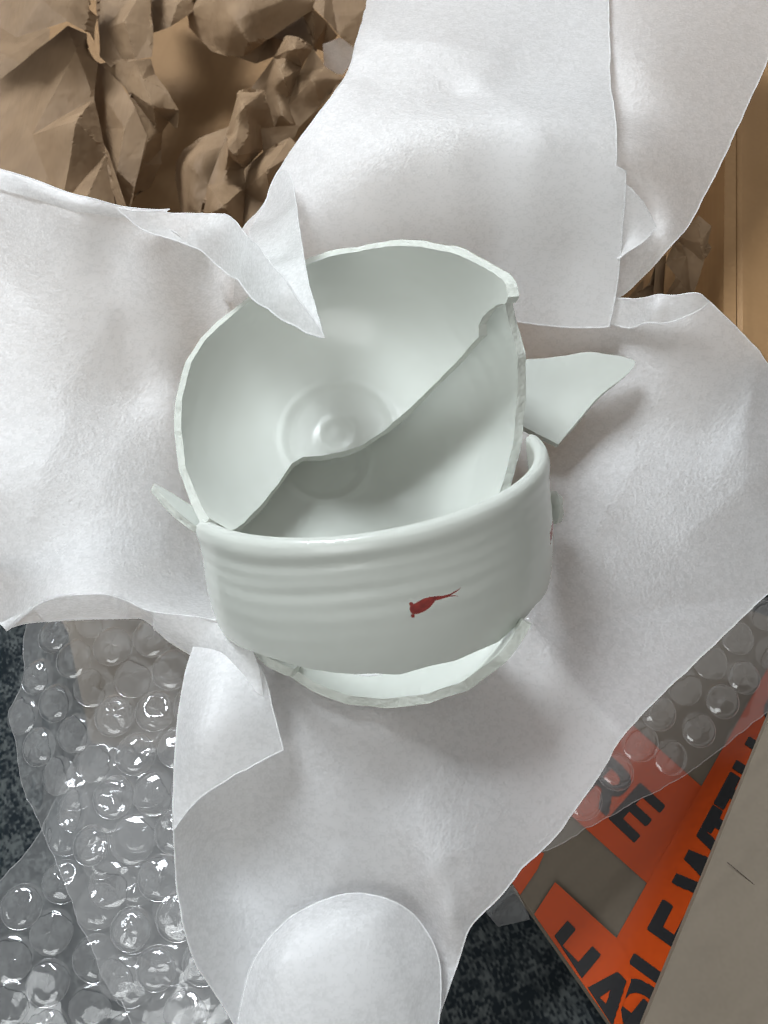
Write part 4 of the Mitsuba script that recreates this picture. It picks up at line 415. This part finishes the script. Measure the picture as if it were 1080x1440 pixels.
bowl_piece('B', 'round bowl bottom with a jagged raised right edge, between ringed shard and front wall', WIDE, 21, ring=.0128)
bowl_piece('A', 'largest concave bowl shard, with ringed centre and thick broken left edge', WIDE, 22, ring=.0168, nub=.0052)
bowl_piece('D', 'shallow bowl shard whose pale inside shows below the fish painted wall', WIDE, 23, wall=.0026)
# the front wall, with rim and throwing rings
d = DATA['sh']['C']; Rc = frame(d); cc = np.array(d['c']); uc = np.array(d['u'], float) * 1e-5
front = thing('bowl_shard', 'front bowl wall with an intact rim, wheel ridges and small red painted fish', 'bowl shard')
RIM = FULL.rim
GROOVES = ((.0068, .00050, .0011), (.0105, .00034, .0012), (.0143, .00036, .0013), (.0190, .00026, .0014), (.0242, .0002, .0016), (.030, .00014, .002))
def c_thick(s): return .0036 * np.sqrt(np.maximum(1 - np.clip((s - (RIM - .0021)) / .0021, 0, 1) ** 2, 0))
def c_outer(P):
    s, th = np.hypot(P[:, 0], P[:, 1]), np.arctan2(P[:, 1], P[:, 0])
    o = c_thick(s) / 2 + .0005 * gauss(s, RIM - .0036, .0022) * np.clip((RIM - s) / .0015, 0, 1)
    sw = s + .0006 * np.sin(th * 2.3 + 1) + .0003 * np.sin(th * 5.1)
    for dpt, a, w in GROOVES: o = o - .85 * a * gauss(sw, RIM - dpt, w * 1.25) * (.75 + .25 * np.sin(th * 3 + dpt * 900))
    return o
def c_top(P): return Rc.apply(FULL.point(P, c_thick(np.hypot(P[:, 0], P[:, 1])) / 2)) * d['sc'] + cc
def c_low(P): return Rc.apply(FULL.point(P, -c_outer(P))) * d['sc'] + cc
ex = []
for q in np.linspace(0, 1, 9)[1:-1]:
    s = RIM - .0022 * (1 - math.sin(q * math.pi / 2)); t = np.radians(np.arange(-141, 15.5, .6)); ex.append(np.stack([s * np.cos(t), s * np.sin(t)], 1))
C_DENSE = np.vstack(ex)
shard(uc, c_top, c_low, front, seed=24, is_rim=lambda p: np.hypot(p[:, 0], p[:, 1]) > RIM - .0004, extra=C_DENSE)
def painted(name, loops, turn=0.0, shift=0.0, lift=.00006):
    ms = []
    for lp in loops:
        p = np.array(lp, float) * 1e-5
        P, f = fill(resample(p, .0003), .0005, 3)
        s, th = np.hypot(P[:, 0], P[:, 1]) + shift, np.arctan2(P[:, 1], P[:, 0]) + math.radians(turn)
        Q = np.stack([s * np.cos(th), s * np.sin(th)], 1)
        v = Rc.apply(FULL.point(Q, -(c_outer(Q) + lift))) * d['sc'] + cc
        ms.append(trimesh.Trimesh(v, f, process=False))
    return put(name, trimesh.util.concatenate(ms), 'fish_red', front, True)
k = painted('painted_fish', list(d['fish'].values())); labels[k] = {'label': 'red painted fish with round eyes and forked tail on the wall'}
k = painted('painted_fish', list(d['fish'].values()), 60.0, -.001)
labels[k] = {'label': 'red painted fish at the right edge of the wall'}
def plate(name, label, thick, seed):
    o, h = surface(name); t = thing('bowl_shard', label, 'bowl shard')
    def top(P): return np.c_[P, h(P)]
    def nrm(P):
        e = 1e-4; gx = (h(P + [e, 0]) - h(P - [e, 0])) / (2 * e); gy = (h(P + [0, e]) - h(P - [0, e])) / (2 * e)
        n = np.stack([-gx, -gy, np.ones(len(P))], 1); return n / np.linalg.norm(n, axis=1, keepdims=True)
    shard(soften(o, 2, 40), top, lambda P: top(P) - nrm(P) * thick, t, step=.0011, seed=seed, rough=.0002, bevel=.0003)
plate('plate_right', 'three cornered pale green shard lying on the foam right of the bowls', .0032, 31)
plate('plate_left', 'narrow pointed bowl shard sticking out left of the front wall', .0022, 32)
plate('plate_sliver', 'tiny white sliver peeping out at the right side of the front wall', .0025, 33)
plate('plate_chip', 'small white chip under the lower left of the front wall', .0028, 34)

# ------------------------------------------------------------------ bubble wrap
def bubble_mesh(seed, R=.0063, H=.0020):
    rings, n = 9, 30; V, F = [], []
    for i in range(rings + 1):
        q = i / rings; r = R * math.sin(q * math.pi / 2) ** .85 if i else 0
        z = H * (1 - (r / R) ** 5)
        for k in range(n): V.append((r * math.cos(2 * math.pi * k / n), r * math.sin(2 * math.pi * k / n), z))
    V = np.array(V); w = V * 420
    amp = .0011 * np.clip(1.25 - np.hypot(V[:, 0], V[:, 1]) / R, .12, 1)
    dent = (ridged(w * [1, .55, .8] * .8 + seed * 11.3, seed) - .72) * amp * 1.05 + (ridged(w * [2.6, 1.3, 1.9] + seed * 5.1, seed + 40) - .7) * amp * .55
    V[:, 2] += dent - np.clip(meshkit.noise(w * .5 + seed * 3.7, seed) - .45, 0, 1) * .004 * np.clip(1 - (np.hypot(V[:, 0], V[:, 1]) / R) ** 2, 0, 1)
    V[:, :2] *= 1 + .05 * (meshkit.noise(w * .4 + seed, seed + 3) - .5)[:, None]
    for i in range(rings):
        for k in range(n):
            a, b = i * n + k, i * n + (k + 1) % n
            F += [[a, a + n, b + n], [a, b + n, b]] if i else [[a, a + n, b + n]]
    rim = tube(V[-n:] + [0, 0, .0001], 0.00012, 5)
    return trimesh.util.concatenate([trimesh.Trimesh(V, F, process=False), rim])
BUB = [mikit.ply(bubble_mesh(s), 'film_bubble', smooth=32) for s in range(10)]
def bubble_wrap(name, label, pitch, turn, seed, size=1.0, wr=.002, fine=.0009):
    t = thing('bubble_wrap', label, 'bubble wrap')
    m, h, loop = drape(name, .0021, wr, seed, bead=.00018, edge=.0008, fine=fine)
    put('film', m, 'film', t, True)
    tree = cKDTree(m.vertices[:, :2]); rng = np.random.default_rng(seed)
    poly = Polygon(loop).buffer(0).buffer(-.0035); x0, y0, x1, y1 = poly.bounds; c = np.array([(x0 + x1) / 2, (y0 + y1) / 2]); r = max(x1 - x0, y1 - y0)
    made = 0
    for i in range(-40, 41):
        for j in range(-40, 41):
            p = np.array([(i + .5 * (j % 2)) * pitch, j * pitch * .866]); p = c + [p[0] * math.cos(turn) - p[1] * math.sin(turn), p[0] * math.sin(turn) + p[1] * math.cos(turn)]
            p = p + rng.normal(0, .0004, 2) + .004 * (np.array([meshkit.fbm(np.array([p[0] * 28, p[1] * 28, seed]), 2, 1), meshkit.fbm(np.array([p[0] * 28, p[1] * 28, seed]), 2, 2)]) - .5)
            v, ang, s1, s2 = rng.integers(len(BUB)), rng.uniform(0, 360), rng.uniform(.94, 1.04), rng.uniform(.8, 1.15) if rng.random() > .3 else rng.uniform(.25, .5)
            if not shapely.contains_xy(poly, *p) or made >= 300: continue
            e = .003; q = np.array([p, p + [e, 0], p - [e, 0], p + [0, e], p - [0, e]]); z = m.vertices[tree.query(q)[1], 2]
            n = np.array([-(h([q[1]])[0] - h([q[2]])[0]) / (2 * e), -(h([q[3]])[0] - h([q[4]])[0]) / (2 * e), 1.0]); n /= np.linalg.norm(n)
            ax = np.cross([0, 0, 1], n); a = math.degrees(math.asin(min(1, np.linalg.norm(ax))))
            M = T().translate([p[0], p[1], float(z.mean()) + .0002])
            if a > .01: M = M @ T().rotate(ax.tolist(), a)
            M = M @ T().rotate([0, 0, 1], float(ang)) @ T().scale([float(s1 * size), float(s1 * size), float(s2 * size)])
            scene[numbered_fast(t)] = {**BUB[v], 'to_world': M}; made += 1
    return t
COUNT = {}
def numbered_fast(t):
    i = COUNT.get(t, -1) + 1; COUNT[t] = i
    return f'{t}__bubble' + (f'_{i:03d}' if i else '')
bubble_wrap('film_b', 'clear bubble wrap lying on the carpet at the bottom left corner, under another layer', .0132, .5, 41, size=1.05, wr=.0012, fine=.0005)
bubble_wrap('film_a', 'clear bubble wrap hanging over the left edge below the white foam', .0128, .12, 42, size=1.04, wr=.003, fine=.0014)
bubble_wrap('film_c', 'clear bubble wrap strip lying over the orange tape at right', .0118, .75, 43, size=.97, wr=.0015, fine=.0006)
cs = FL['clear_scrap']
P, f = fill(resample(cs[:, :2], .002), .002, 8)
k = put('plastic_scrap', trimesh.Trimesh(np.c_[P, .017 + .0025 * meshkit.fbm(np.c_[P * 90, P[:, :1]], 2, 4)], f, process=False), 'film_bubble', smooth=True)
labels[k] = {'label': 'clear plastic scrap poking out between the foam and the taped flap', 'category': 'plastic film'}
